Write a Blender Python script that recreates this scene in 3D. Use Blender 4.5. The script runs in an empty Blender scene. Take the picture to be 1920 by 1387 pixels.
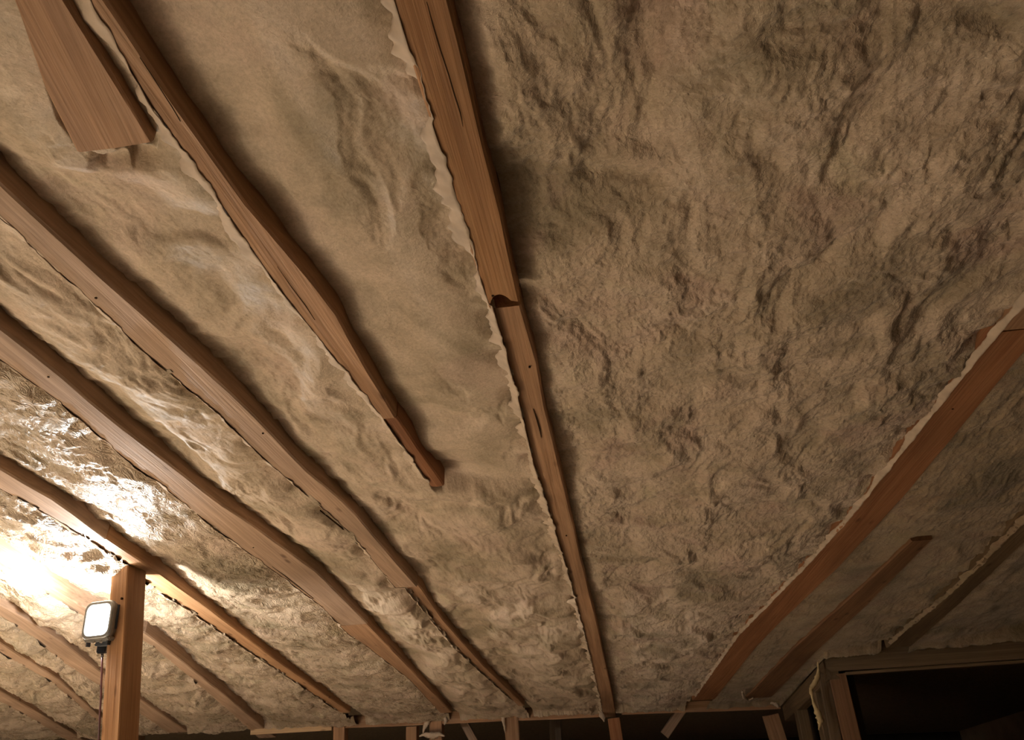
import bpy, bmesh, math, random
import numpy as np
from mathutils import Vector, Matrix

random.seed(7)
rng = np.random.default_rng(7)
scene = bpy.context.scene
COL = scene.collection

# ------------------------------------------------------------------ camera
FW, FH, F = 1920.0, 1387.0, 1443.0
CX, CY = FW / 2, FH / 2
PITCH, ROLL = math.radians(24.0), math.radians(4.0)
CAM = np.array([0.0, 0.0, 1.60])
FWD = np.array([0, math.cos(PITCH), math.sin(PITCH)])
R0 = np.array([1.0, 0, 0]); U0 = np.array([0, -math.sin(PITCH), math.cos(PITCH)])
RGT = math.cos(ROLL) * R0 - math.sin(ROLL) * U0
UPV = math.sin(ROLL) * R0 + math.cos(ROLL) * U0
cam_d = bpy.data.cameras.new('camera'); cam = bpy.data.objects.new('camera', cam_d); COL.objects.link(cam)
cam_d.sensor_width = 36.0; cam_d.lens = F / FW * 36.0; cam_d.clip_start = 0.02; cam_d.clip_end = 60
cam.matrix_world = Matrix(((RGT[0], UPV[0], -FWD[0], CAM[0]), (RGT[1], UPV[1], -FWD[1], CAM[1]),
                           (RGT[2], UPV[2], -FWD[2], CAM[2]), (0, 0, 0, 1)))
scene.camera = cam

# ------------------------------------------------------------------ world, exposure
world = bpy.data.worlds.new('world'); scene.world = world; world.use_nodes = True
bg = world.node_tree.nodes['Background']; bg.inputs[0].default_value = (0.10, 0.08, 0.06, 1); bg.inputs[1].default_value = 0.02
scene.view_settings.view_transform = 'Standard'
scene.view_settings.look = 'None'
scene.view_settings.gamma = 1.0
scene.view_settings.use_curve_mapping = False
scene.view_settings.exposure = 0.0
LAMP_W = 27.0          # the flood light on the post
STAND_W = 245.0        # the second flood light, on its stand to the left of the picture
STAND_POS = Vector((-2.7, 1.95, 0.80))
STAND_AIM = Vector((-2.7, 1.952, 0.0))
STAND_COL = (1.0, 0.95, 0.84)
LAMP_COL = (1.0, 1.0, 0.97)

# ------------------------------------------------------------------ picking points of the place
def ray(px, py):
    return RGT * ((px - CX) / F) + UPV * (-(py - CY) / F) + FWD
# roof plane: the underside of the rafters
VS, VY = 0.035, 1620.0                       # its far horizon: y = VY - VS*(x-CX)
_n = np.array([-VS * F, -F, (VY - CY)]); _n /= np.linalg.norm(_n)   # x right, y down, z forward
NRM = RGT * _n[0] - UPV * _n[1] + FWD * _n[2]
DIST = 1.51 * _n[2]
def roof(px, py, off=0.0):
    r = ray(px, py); return CAM + r * ((DIST + off) / np.dot(r, NRM))
EV = ray(1210, VY - VS * 250); EV = EV - NRM * np.dot(EV, NRM); EV /= np.linalg.norm(EV)
EU = np.cross(EV, NRM); EU /= np.linalg.norm(EU)
if np.dot(EU, RGT) < 0: EU = -EU
O = CAM + NRM * DIST
def uv(px, py):
    p = roof(px, py) - O; return np.dot(p, EU), np.dot(p, EV)
def P3(u, v, h=0.0):
    return O + EU * u + EV * v + NRM * h
def on_plane(px, py, p0, nn):
    r = ray(px, py); return CAM + r * (np.dot(p0 - CAM, nn) / np.dot(r, nn))

# ------------------------------------------------------------------ noise
def _hash(ix, iy, seed):
    h = (ix.astype(np.int64) * 374761393 + iy.astype(np.int64) * 668265263 + seed * 974634777) & 0xffffffff
    h = ((h ^ (h >> 13)) * 1274126177) & 0xffffffff
    h = (h ^ (h >> 16)) & 0xffffffff
    return h
def gnoise(x, y, seed=0):
    ix = np.floor(x); iy = np.floor(y); fx = x - ix; fy = y - iy
    ux = fx * fx * fx * (fx * (fx * 6 - 15) + 10); uy = fy * fy * fy * (fy * (fy * 6 - 15) + 10)
    def g(dx, dy):
        a = _hash(ix + dx, iy + dy, seed) * (2 * math.pi / 4294967296.0)
        return np.cos(a) * (fx - dx) + np.sin(a) * (fy - dy)
    a = g(0, 0); b = g(1, 0); c = g(0, 1); d = g(1, 1)
    return (a + (b - a) * ux) * (1 - uy) + (c + (d - c) * ux) * uy
def fbm(x, y, oct=4, seed=0, gain=0.5, ridged=False):
    s = 0; a = 1.0
    for o in range(oct):
        n = gnoise(x, y, seed + o * 17)
        if ridged: n = 0.5 - np.abs(n) * 2
        s = s + a * n; a *= gain; x = x * 2.03 + 11.3; y = y * 2.03 - 7.7
    return s

# ------------------------------------------------------------------ materials
def new_mat(name):
    m = bpy.data.materials.new(name); m.use_nodes = True
    nt = m.node_tree; b = nt.nodes['Principled BSDF']; return m, nt, b
def node(nt, t, **kw):
    n = nt.nodes.new(t)
    for k, v in kw.items(): setattr(n, k, v)
    return n
def ramp(nt, stops):
    r = node(nt, 'ShaderNodeValToRGB'); e = r.color_ramp.elements
    while len(e) < len(stops): e.new(0.5)
    for i, (p, c) in enumerate(stops): e[i].position = p; e[i].color = (*c, 1)
    return r
def coords(nt, scale, kind='Object'):
    tc = node(nt, 'ShaderNodeTexCoord'); mp = node(nt, 'ShaderNodeMapping'); mp.inputs['Scale'].default_value = scale
    nt.links.new(tc.outputs[kind], mp.inputs[0]); return mp
def noise(nt, vec, scale, detail=4, rough=0.55, dist=0.0):
    n = node(nt, 'ShaderNodeTexNoise'); n.inputs['Scale'].default_value = scale; n.inputs['Detail'].default_value = detail
    n.inputs['Roughness'].default_value = rough; n.inputs['Distortion'].default_value = dist
    nt.links.new(vec.outputs[0], n.inputs['Vector']); return n
def mixc(nt, fac, a, b, mode='MIX'):
    m = node(nt, 'ShaderNodeMix', data_type='RGBA', blend_type=mode)
    for sock, v in ((m.inputs[0], fac), (m.inputs[6], a), (m.inputs[7], b)):
        if hasattr(v, 'links'): nt.links.new(v, sock)
        elif isinstance(v, tuple): sock.default_value = (*v, 1)
        else: sock.default_value = v
    return m.outputs[2]
def bump(nt, b, h, strength, distance):
    bn = node(nt, 'ShaderNodeBump'); bn.inputs['Strength'].default_value = strength; bn.inputs['Distance'].default_value = distance
    nt.links.new(h, bn.inputs['Height']); nt.links.new(bn.outputs[0], b.inputs['Normal']); return bn

def wood_mat(name, dark, mid, light, rough=0.65, grain=1.0):
    m, nt, b = new_mat(name)
    info = node(nt, 'ShaderNodeObjectInfo')
    tc = node(nt, 'ShaderNodeTexCoord'); add = node(nt, 'ShaderNodeVectorMath', operation='ADD')
    comb = node(nt, 'ShaderNodeCombineXYZ'); mul = node(nt, 'ShaderNodeMath', operation='MULTIPLY'); mul.inputs[1].default_value = 37.0
    nt.links.new(info.outputs['Random'], mul.inputs[0]); nt.links.new(mul.outputs[0], comb.inputs[0]); nt.links.new(mul.outputs[0], comb.inputs[1])
    nt.links.new(tc.outputs['Object'], add.inputs[0]); nt.links.new(comb.outputs[0], add.inputs[1])
    mp = node(nt, 'ShaderNodeMapping'); mp.inputs['Scale'].default_value = (1.2, 28, 28); nt.links.new(add.outputs[0], mp.inputs[0])
    mp2 = node(nt, 'ShaderNodeMapping'); mp2.inputs['Scale'].default_value = (3.0, 160, 160); nt.links.new(add.outputs[0], mp2.inputs[0])
    mp3 = node(nt, 'ShaderNodeMapping'); mp3.inputs['Scale'].default_value = (1.5, 5, 5); nt.links.new(add.outputs[0], mp3.inputs[0])
    n1 = noise(nt, mp, 1.0, 5, 0.6, 1.2); n2 = noise(nt, mp2, 1.0, 3, 0.6, 0.3); n3 = noise(nt, mp3, 1.0, 3, 0.5, 0.2)
    r1 = ramp(nt, [(0.30, dark), (0.52, mid), (0.72, light)]); nt.links.new(n1.outputs[0], r1.inputs[0])
    r2 = ramp(nt, [(0.35, (0.72, 0.72, 0.72)), (0.6, (1, 1, 1))]); nt.links.new(n2.outputs[0], r2.inputs[0])
    c = mixc(nt, 0.7, r1.outputs[0], r2.outputs[0], 'MULTIPLY')
    r3 = ramp(nt, [(0.35, (0.72, 0.68, 0.66)), (0.6, (1.05, 1.0, 0.97))]); nt.links.new(n3.outputs[0], r3.inputs[0])
    c = mixc(nt, 0.8, c, r3.outputs[0], 'MULTIPLY')
    # a few knots
    mpk = node(nt, 'ShaderNodeMapping'); mpk.inputs['Scale'].default_value = (5, 14, 14); nt.links.new(add.outputs[0], mpk.inputs[0])
    vk = node(nt, 'ShaderNodeTexVoronoi'); vk.inputs['Scale'].default_value = 1.0; nt.links.new(mpk.outputs[0], vk.inputs['Vector'])
    rk = ramp(nt, [(0.05, (0.35, 0.28, 0.24)), (0.13, (1, 1, 1))]); nt.links.new(vk.outputs['Distance'], rk.inputs[0])
    c = mixc(nt, 0.8, c, rk.outputs[0], 'MULTIPLY')
    nt.links.new(c, b.inputs['Base Color'])
    b.inputs['Roughness'].default_value = rough; b.inputs['Specular IOR Level'].default_value = 0.25
    bump(nt, b, n2.outputs[0], 0.35 * grain, 0.004)
    return m
WOOD = wood_mat('rafter_wood', (0.30, 0.165, 0.085), (0.42, 0.245, 0.135), (0.52, 0.32, 0.185))
WOOD_GREY = wood_mat('dusty_wood', (0.36, 0.24, 0.155), (0.47, 0.32, 0.215), (0.56, 0.40, 0.28))
WOOD_RED = wood_mat('red_wood', (0.27, 0.115, 0.05), (0.36, 0.165, 0.075), (0.42, 0.21, 0.10))
WOOD_POST = wood_mat('post_wood', (0.36, 0.19, 0.09), (0.48, 0.27, 0.135), (0.56, 0.34, 0.18))
WOOD_PALE = wood_mat('pale_wood', (0.50, 0.33, 0.17), (0.60, 0.42, 0.24), (0.68, 0.50, 0.31))
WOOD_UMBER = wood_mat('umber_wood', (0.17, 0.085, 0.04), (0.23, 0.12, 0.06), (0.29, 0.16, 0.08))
WOOD_BROWN = wood_mat('deep_brown_wood', (0.13, 0.085, 0.045), (0.18, 0.12, 0.065), (0.23, 0.155, 0.085))  # darker brown wood, for the header, its corner and the far right rafter
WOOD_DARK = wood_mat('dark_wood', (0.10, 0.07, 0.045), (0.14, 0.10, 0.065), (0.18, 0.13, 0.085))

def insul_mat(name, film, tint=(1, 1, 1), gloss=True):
    m, nt, b = new_mat(name)
    tc = node(nt, 'ShaderNodeTexCoord')
    n1 = noise(nt, coords(nt, (1, 1, 1)), 3.2, 5, 0.6, 0.6)
    n2 = noise(nt, coords(nt, (1, 1, 1)), 16.0, 6, 0.65, 0.4)
    n3 = noise(nt, coords(nt, (1, 1, 1)), 160.0, 4, 0.7, 0.2)
    n4 = noise(nt, coords(nt, (1, 1, 1)), 5.3, 3, 0.5, 0.8)
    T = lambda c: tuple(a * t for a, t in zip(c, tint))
    r1 = ramp(nt, [(0.36, T((0.37, 0.292, 0.195))), (0.48, T((0.54, 0.42, 0.30))), (0.58, T((0.60, 0.465, 0.345))), (0.72, T((0.54, 0.45, 0.30)))])
    nt.links.new(n1.outputs[0], r1.inputs[0])
    rp = ramp(nt, [(0.54, (0, 0, 0)), (0.68, (1, 1, 1))]); nt.links.new(n4.outputs[0], rp.inputs[0])
    mulp = node(nt, 'ShaderNodeMath', operation='MULTIPLY'); mulp.inputs[1].default_value = 0.40 if not film else 0.25
    nt.links.new(rp.outputs[0], mulp.inputs[0])
    c = mixc(nt, mulp.outputs[0], r1.outputs[0], T((0.47, 0.30, 0.245)))
    r2 = ramp(nt, [(0.34, (0.76, 0.75, 0.71)), (0.60, (1.05, 1.05, 1.05))]); nt.links.new(n2.outputs[0], r2.inputs[0])
    c = mixc(nt, 0.75, c, r2.outputs[0], 'MULTIPLY')
    r3 = ramp(nt, [(0.34, (0.76, 0.75, 0.72)), (0.62, (1.08, 1.08, 1.08))]); nt.links.new(n3.outputs[0], r3.inputs[0])
    c = mixc(nt, 0.7, c, r3.outputs[0], 'MULTIPLY')
    nt.links.new(c, b.inputs['Base Color'])
    add = node(nt, 'ShaderNodeMath', operation='ADD'); nt.links.new(n2.outputs[0], add.inputs[0])
    m3 = node(nt, 'ShaderNodeMath', operation='MULTIPLY'); m3.inputs[1].default_value = 0.22; nt.links.new(n3.outputs[0], m3.inputs[0])
    nt.links.new(m3.outputs[0], add.inputs[1])
    if film and not gloss:
        rr = ramp(nt, [(0.40, (0.50,) * 3), (0.62, (0.75,) * 3)]); nt.links.new(n2.outputs[0], rr.inputs[0])
        nt.links.new(rr.outputs[0], b.inputs['Roughness']); b.inputs['Specular IOR Level'].default_value = 0.3
        bump(nt, b, add.outputs[0], 0.45, 0.012)
    elif film:
        rr = ramp(nt, [(0.40, (0.20,) * 3), (0.62, (0.50,) * 3)]); nt.links.new(n2.outputs[0], rr.inputs[0])
        nt.links.new(rr.outputs[0], b.inputs['Roughness'])
        b.inputs['Specular IOR Level'].default_value = 0.36
        n5 = noise(nt, coords(nt, (1, 0.42, 1)), 46.0, 3, 0.55, 1.6)
        sb = node(nt, 'ShaderNodeMath', operation='SUBTRACT'); sb.inputs[1].default_value = 0.5; nt.links.new(n5.outputs[0], sb.inputs[0])
        ab = node(nt, 'ShaderNodeMath', operation='ABSOLUTE'); nt.links.new(sb.outputs[0], ab.inputs[0])
        ml = node(nt, 'ShaderNodeMath', operation='MULTIPLY'); ml.inputs[1].default_value = -1.6; nt.links.new(ab.outputs[0], ml.inputs[0])
        ad2 = node(nt, 'ShaderNodeMath', operation='ADD'); nt.links.new(add.outputs[0], ad2.inputs[0]); nt.links.new(ml.outputs[0], ad2.inputs[1])
        bump(nt, b, ad2.outputs[0], 0.8, 0.010)
    else:
        b.inputs['Roughness'].default_value = 0.95; b.inputs['Specular IOR Level'].default_value = 0.1
        b.inputs['Sheen Weight'].default_value = 0.15
        bump(nt, b, add.outputs[0], 0.75, 0.016)
    return m
FUZZ = insul_mat('fuzzy_insulation', False)
DIM_FUZZ = insul_mat('shade_tinted_insulation', False, (0.66, 0.62, 0.52))  # fuzzy insulation tinted darker to stand in for weak light at right
FILM = insul_mat('filmed_insulation', True)
SATIN = insul_mat('satin_insulation', True, (1, 1, 1), False)
def simple(name, col, rough=0.6, metal=0.0, spec=0.4, emit=None, estr=0.0, nscale=40, namp=0.12):
    m, nt, b = new_mat(name)
    n = noise(nt, coords(nt, (1, 1, 1)), nscale, 3); lo = tuple(max(0, c * (1 - namp * 2)) for c in col); hi = tuple(min(1, c * (1 + namp)) for c in col)
    r = ramp(nt, [(0.3, lo), (0.7, hi)]); nt.links.new(n.outputs[0], r.inputs[0]); nt.links.new(r.outputs[0], b.inputs['Base Color'])
    b.inputs['Roughness'].default_value = rough; b.inputs['Metallic'].default_value = metal; b.inputs['Specular IOR Level'].default_value = spec
    if emit: b.inputs['Emission Color'].default_value = (*emit, 1); b.inputs['Emission Strength'].default_value = estr
    return m
PAPER = simple('paper_flange', (0.54, 0.42, 0.31), 0.75, spec=0.2, nscale=25)
WISP = simple('torn_fibre', (0.62, 0.46, 0.24), 0.9, spec=0.1)
DECK = simple('roof_deck', (0.22, 0.16, 0.10), 0.9, spec=0.1)
FLOORM = wood_mat('floor_boards', (0.46, 0.40, 0.325), (0.54, 0.475, 0.39), (0.60, 0.53, 0.44))
WALLM = simple('wall_sheathing', (0.30, 0.22, 0.14), 0.9, spec=0.1, nscale=6)
DARKM = simple('dark_boards', (0.045, 0.035, 0.026), 0.95, spec=0.05, nscale=6)  # near-black colour stands in for the unlit depth beyond studs and opening
METAL = simple('grey_housing', (0.34, 0.33, 0.31), 0.42, metal=0.6)
BEZEL = simple('grey_bezel', (0.30, 0.30, 0.29), 0.38, metal=0.5)
FIN = simple('dark_fin', (0.07, 0.08, 0.10), 0.45, metal=0.3)
BLACK = simple('black_plastic', (0.012, 0.013, 0.018), 0.45)
CORDM = simple('dark_red_cord', (0.05, 0.012, 0.015), 0.5)
SCREWM = simple('bright_screw', (0.6, 0.6, 0.58), 0.3, metal=0.9)
LENS = simple('lit_lens', (0.9, 0.95, 0.95), 0.2, emit=(0.93, 1.0, 0.99), estr=5.0, namp=0.02)

# ------------------------------------------------------------------ object helpers
def link(name, me, mat, parent=None, mw=None):
    o = bpy.data.objects.new(name, me); COL.objects.link(o)
    if mat is not None:
        o.data.materials.clear(); o.data.materials.append(mat)
    if mw is not None: o.matrix_world = mw
    if parent is not None:
        o.parent = parent
        o.matrix_parent_inverse = parent.matrix_world.inverted()
    return o
def tag(o, label, cat, group=None):
    o['label'] = label; o['category'] = cat
    if group: o['group'] = group
    return o
def empty(name, loc, label, cat, group=None):
    o = bpy.data.objects.new(name, None); COL.objects.link(o); o.empty_display_size = 0.1
    o.matrix_world = Matrix.Translation(Vector(loc)); return tag(o, label, cat, group)
def structure(o):
    o['kind'] = 'structure'; return o
def frame(origin, x, z):
    x = Vector(x).normalized(); z = Vector(z); z = (z - x * z.dot(x)).normalized(); y = z.cross(x)
    return Matrix(((x.x, y.x, z.x, origin[0]), (x.y, y.y, z.y, origin[1]), (x.z, y.z, z.z, origin[2]), (0, 0, 0, 1)))
def mesh_from(name, verts, faces, mw=None, smooth=False):
    V = np.asarray(verts, dtype=float)
    if mw is not None:
        inv = np.array(mw.inverted()); V = V @ inv[:3, :3].T + inv[:3, 3]
    me = bpy.data.meshes.new(name); me.from_pydata([tuple(p) for p in V], [], faces); me.update()
    if smooth: me.polygons.foreach_set('use_smooth', [True] * len(me.polygons))
    return me
def grid_mesh(name, pts, smooth=True):
    """pts: (rows, cols, 3)"""
    r, c, _ = pts.shape
    me = bpy.data.meshes.new(name)
    idx = np.arange(r * c).reshape(r, c)
    q = np.stack([idx[:-1, :-1], idx[:-1, 1:], idx[1:, 1:], idx[1:, :-1]], -1).reshape(-1, 4)
    me.vertices.add(r * c); me.vertices.foreach_set('co', pts.reshape(-1).astype(np.float32))
    me.loops.add(q.size); me.loops.foreach_set('vertex_index', q.reshape(-1).astype(np.int32))
    me.polygons.add(len(q)); me.polygons.foreach_set('loop_start', (np.arange(len(q)) * 4).astype(np.int32))
    me.polygons.foreach_set('loop_total', np.full(len(q), 4, np.int32))
    me.polygons.foreach_set('use_smooth', np.full(len(q), smooth))
    me.update(calc_edges=True); me.validate(); return me

def loft(sections, close=True):
    """sections: list of equal rings of points -> verts, faces with end caps"""
    n = len(sections[0]); verts = [p for s in sections for p in s]; faces = []
    for i in range(len(sections) - 1):
        for j in range(n):
            k = (j + 1) % n; faces.append((i * n + j, i * n + k, (i + 1) * n + k, (i + 1) * n + j))
    faces.append(tuple(range(n))[::-1]); m = (len(sections) - 1) * n; faces.append(tuple(range(m, m + n)))
    return verts, faces
def fix_normals(me):
    bm = bmesh.new(); bm.from_mesh(me); bmesh.ops.recalc_face_normals(bm, faces=bm.faces); bm.to_mesh(me); bm.free(); return me

# ------------------------------------------------------------------ rafters
class Edge:
    """an edge of a board on the roof plane, from picked points: u as a function of v"""
    def __init__(self, pix):
        a = np.array([uv(*p) for p in pix]); o = np.argsort(a[:, 1]); a = a[o]
        self.v = a[:, 1]; self.u = a[:, 0]
        k = (self.u[-1] - self.u[0]) / (self.v[-1] - self.v[0]); self.k = k
    def __call__(self, v):
        v = np.asarray(v, dtype=float); u = np.interp(v, self.v, self.u)
        u = np.where(v < self.v[0], self.u[0] + (v - self.v[0]) * self.k, u)
        return np.where(v > self.v[-1], self.u[-1] + (v - self.v[-1]) * self.k, u)
VNEAR = -1.3
EDGES = {}
def board(name, mat, L, R, v0, v1, h0=0.0, h1=None, depth=0.16, cham=0.004, parent=None, wob=0.0012, notch=None, seed=0):
    n = max(6, int((v1 - v0) / 0.09)); vs = np.linspace(v0, v1, n)
    if h1 is None: h1 = h0
    secs = []
    for i, v in enumerate(vs):
        ul, ur = float(L(v)), float(R(v)); t = i / (n - 1); h = h0 + (h1 - h0) * t
        w = lambda s: float(gnoise(np.array([v * 6.0]), np.array([s * 3.3 + seed * 1.7]), 5)[0]) * wob * 2
        c = cham
        secs.append([P3(ul + w(1), v, h + c), P3(ul + c + w(1), v, h + w(2)), P3((ul + ur) / 2, v, h + w(3)), P3(ur - c + w(4), v, h + w(2)),
                     P3(ur + w(4), v, h + c), P3(ur + w(4), v, h + depth), P3(ul + w(1), v, h + depth)])
    um = (L(v0) + R(v0)) / 2; um1 = (L(v1) + R(v1)) / 2
    mw = frame(P3(float(um), v0, h0), P3(float(um1), v1, h0) - P3(float(um), v0, h0), NRM)
    V, Fc = loft(secs); me = fix_normals(mesh_from(name, V, Fc, mw))
    return link(name, me, mat, parent, mw)
def vv(px, py): return uv(px, py)[1]

PIX = {
 'B8': ([(0, 1315), (69, 1353), (145, 1400)], [(0, 1295), (69, 1335), (145, 1381)]),
 'B7': ([(0, 1225), (50, 1252), (93, 1277), (180, 1350), (230, 1385)], [(0, 1205), (52, 1238), (105, 1270), (185, 1340), (240, 1380)]),
 'B6': ([(0, 1155), (50, 1187), (120, 1243), (180, 1282), (346, 1395)], [(0, 1134), (60, 1168), (130, 1213), (186, 1258), (346, 1368)]),
 'B5': ([(0, 1062), (60, 1096), (145, 1150), (273, 1203), (346, 1262), (430, 1334), (491, 1390)], [(0, 1044), (60, 1080), (145, 1132), (273, 1187), (346, 1243), (440, 1318), (508, 1376)]),
 'B4': ([(0, 918), (97, 969), (173, 1018), (239, 1064), (273, 1096), (360, 1149), (400, 1178), (521, 1258), (639, 1338)], [(0, 880), (114, 945), (194, 1008), (298, 1077), (400, 1150), (504, 1229), (656, 1336)]),
 'B3': ([(0, 677), (80, 732), (145, 784), (256, 880), (298, 907), (400, 990), (521, 1077), (604, 1139), (649, 1187), (687, 1212), (767, 1274), (826, 1338)], [(0, 615), (97, 690), (187, 770), (329, 880), (400, 935), (504, 1007), (594, 1073), (677, 1156), (746, 1229), (847, 1335)]),
 'B2': ([(0, 410), (104, 507), (156, 552), (256, 649), (332, 715), (415, 784), (485, 853), (573, 928), (656, 1000), (739, 1101)], [(0, 346), (59, 400), (128, 462), (242, 566), (311, 625), (381, 691), (467, 770), (571, 880), (615, 917), (656, 952), (712, 1018), (783, 1100)]),
 'B2b': ([(756, 1101), (853, 1218), (971, 1324)], [(784, 1101), (833, 1170), (909, 1253), (984, 1324)]),
 'B1': ([(163, 0), (294, 221), (350, 298), (422, 401), (519, 538), (600, 640), (720, 790), (808, 915)], [(197, 0), (346, 221), (415, 318), (474, 400), (568, 504), (640, 600), (680, 680), (738, 774), (833, 912)]),
 'T': ([(28, 0), (104, 228), (152, 300)], [(125, 0), (292, 277)]),
 'C': ([(735, 0), (766, 100), (808, 235), (839, 325), (884, 480), (914, 570)], [(842, 0), (863, 76), (887, 183), (911, 287), (939, 391), (956, 480), (976, 570)]),
 'Cb': ([(920, 572), (953, 687), (970, 750), (1001, 880), (1019, 932), (1060, 1062), (1098, 1201), (1126, 1319), (1130, 1344)], [(976, 572), (1008, 687), (1026, 784), (1050, 880), (1072, 972), (1092, 1059), (1123, 1184), (1149, 1305), (1156, 1344)]),
 'R1': ([(1920, 570), (1882, 611), (1799, 712), (1713, 819), (1602, 960), (1522, 1049), (1432, 1142), (1384, 1191), (1299, 1312)], [(1920, 662), (1799, 806), (1699, 928), (1575, 1062), (1470, 1160), (1420, 1212), (1338, 1314)]),
 'R2': ([(1713, 1011), (1581, 1132), (1488, 1215), (1398, 1308)], [(1745, 1016), (1620, 1140), (1535, 1218), (1446, 1308)]),
 'R3': ([(1920, 976), (1841, 1056), (1771, 1122), (1699, 1180), (1664, 1212)], [(1920, 1018), (1799, 1132), (1706, 1214)]),
 'R4': ([(2140, 1150), (2050, 1204)], [(2185, 1150), (2100, 1204)]),
}
E = {k: (Edge(a), Edge(b)) for k, (a, b) in PIX.items()}

# far ends
PL0, PL1 = uv(490, 1366), uv(1462, 1322)        # far wall plate on the roof plane
HD0, HD1 = uv(1545, 1232), uv(1920, 1200)       # header wall
def v_plate(u): return PL0[1] + (u - PL0[0]) * (PL1[1] - PL0[1]) / (PL1[0] - PL0[0])
def v_head(u): return HD0[1] + (u - HD0[0]) * (HD1[1] - HD0[1]) / (HD1[0] - HD0[0])
def v_end(u):
    return np.where(u < PL1[0], v_plate(u), np.where(u < HD0[0], PL1[1] + (u - PL1[0]) * (HD0[1] - PL1[1]) / (HD0[0] - PL1[0]), v_head(u)))

def rafter(label, parts):
    o0 = None
    root = empty('rafter', tuple(P3(float(E[parts[0][0]][0](parts[0][2])), parts[0][2], 0)), label, 'rafter')
    obs = []
    for i, (k, mat, v0, v1, h0, h1) in enumerate(parts):
        obs.append(board('board', mat, E[k][0], E[k][1], v0, v1, h0, h1, parent=root, seed=sum(map(ord, k)) % 7 + i))
    return root, obs
vB2j = vv(760, 1101)
R_ = {}
R_['B8'] = rafter('lit rafter crossing the bottom left corner of the picture, leftmost of all', [('B8', WOOD_GREY, VNEAR + 1.5, vv(145, 1390) + 0.6, 0, 0)])
R_['B7'] = rafter('lit rafter next to the bottom left corner rafter, below the work light', [('B7', WOOD_GREY, VNEAR + 1.2, vv(235, 1382) + 0.5, 0, 0)])
R_['B6'] = rafter('lit rafter passing behind the cord below the work light', [('B6', WOOD_GREY, VNEAR + 0.8, float(v_plate(E['B6'][0](5.2))), 0, 0)])
R_['B5'] = rafter('rafter passing right behind the work light and the post, glaring at its left', [('B5', WOOD_GREY, VNEAR + 0.5, vv(500, 1383), 0, 0)])
vB4j = vv(183, 1013)
R_['B4'] = rafter('rafter resting on top of the wooden post, with a butt joint beside it', [('B4', WOOD_GREY, VNEAR + 0.3, vB4j - 0.004, 0, 0), ('B4', WOOD_POST, vB4j + 0.004, vv(648, 1337), 0.004, 0.004)])
R_['B3'] = rafter('dusty pinkish rafter just above the glossy sheet, first one right of the post', [('B3', WOOD_GREY, VNEAR, vv(677, 1170), 0, 0), ('B3', WOOD, vv(677, 1170) + 0.003, vv(836, 1336), 0, 0)])
R_['B2'] = rafter('long rafter from the left picture edge with a stepped splice joint low down', [('B2', WOOD_GREY, VNEAR, vB2j, 0, 0), ('B2b', WOOD, vB2j + 0.006, vv(978, 1324), 0.012, 0.004)])
vB1j = vv(725, 785)
R_['B1'] = rafter('short rafter ending in mid air above the long spliced rafter', [('B1', WOOD, VNEAR, vB1j - 0.002, 0, 0), ('B1', WOOD_RED, vB1j + 0.002, vv(820, 913), 0.002, 0.002)])
root = empty('nailer_board', tuple(P3(*uv(60, 0))), 'wide brown nailing board in the upper left corner, its end sunk in insulation', 'board')
board('board', WOOD, E['T'][0], E['T'][1], VNEAR, vv(250, 272), 0, 0, parent=root, depth=0.12)
R_['R1'] = rafter('reddish rafter at right with a pale lit edge and a saw joint', [('R1', WOOD, VNEAR, vv(1900, 619) - 0.002, 0.0, 0.0), ('R1', WOOD_RED, vv(1900, 619) + 0.002, vv(1318, 1312), 0, 0)])
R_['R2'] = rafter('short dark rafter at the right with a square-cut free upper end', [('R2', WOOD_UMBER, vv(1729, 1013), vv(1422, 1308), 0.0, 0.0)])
R_['R3'] = rafter('dark rafter at the far right edge running down onto the header over the black opening', [('R3', WOOD_BROWN, VNEAR, vv(1685, 1213), 0, 0)])
R_['R4'] = (None, [])

# the middle rafter: upper board with a scooped end, then a thinner lower board
rootC = empty('rafter', tuple(P3(float(E['C'][0](VNEAR)), VNEAR)), 'middle rafter with a dark scooped notch halfway, running the height of the picture', 'rafter')
vA = vv(944, 556); vB = vv(944, 576); vC = vv(950, 584)
def scooped():
    L, R = E['C']
    def end_v(s):          # how far the lower face reaches: a round scoop biting in from the end
        if s < 0.05: return vB
        d = math.sin(math.pi * min(1, max(0, (s - 0.05) / 0.72))) ** 0.5 * 1.25 if s < 0.77 else 0.0
        return vB - (vB - vA) * max(d, (0.62 - 0.3 * (s - 0.66) / 0.34) if s > 0.6 else 0.0)
    S = [0, 0.05, 0.10, 0.14, 0.20, 0.28, 0.36, 0.44, 0.52, 0.60, 0.66, 0.70, 0.74, 0.80, 0.87, 0.94, 1.0]
    n = 34; secs = []
    for i in range(n):
        t = i / (n - 1); ring = []
        for s in S:
            v = VNEAR + (end_v(s) - VNEAR) * t
            ring.append(P3(float(L(v)) * (1 - s) + float(R(v)) * s, v, 0.004 if s in (0, 1.0) else 0.0))
        for s in S[::-1]:
            v = VNEAR + (end_v(s) - VNEAR) * t
            ring.append(P3(float(L(v)) * (1 - s) + float(R(v)) * s, v, 0.045))
        secs.append(ring)
    V, Fc = loft(secs); Fc = Fc[:-2]; m = len(S); nn = 2 * m
    for base_ in (0, (n - 1) * nn):
        for i in range(m - 1): Fc.append((base_ + i, base_ + i + 1, base_ + nn - 2 - i, base_ + nn - 1 - i))
    mw = frame(P3(float(L(VNEAR)), VNEAR), P3(float(L(vA)), vA) - P3(float(L(VNEAR)), VNEAR), NRM)
    return link('board', fix_normals(mesh_from('board', V, Fc, mw)), WOOD_RED2, rootC, mw)
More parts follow.
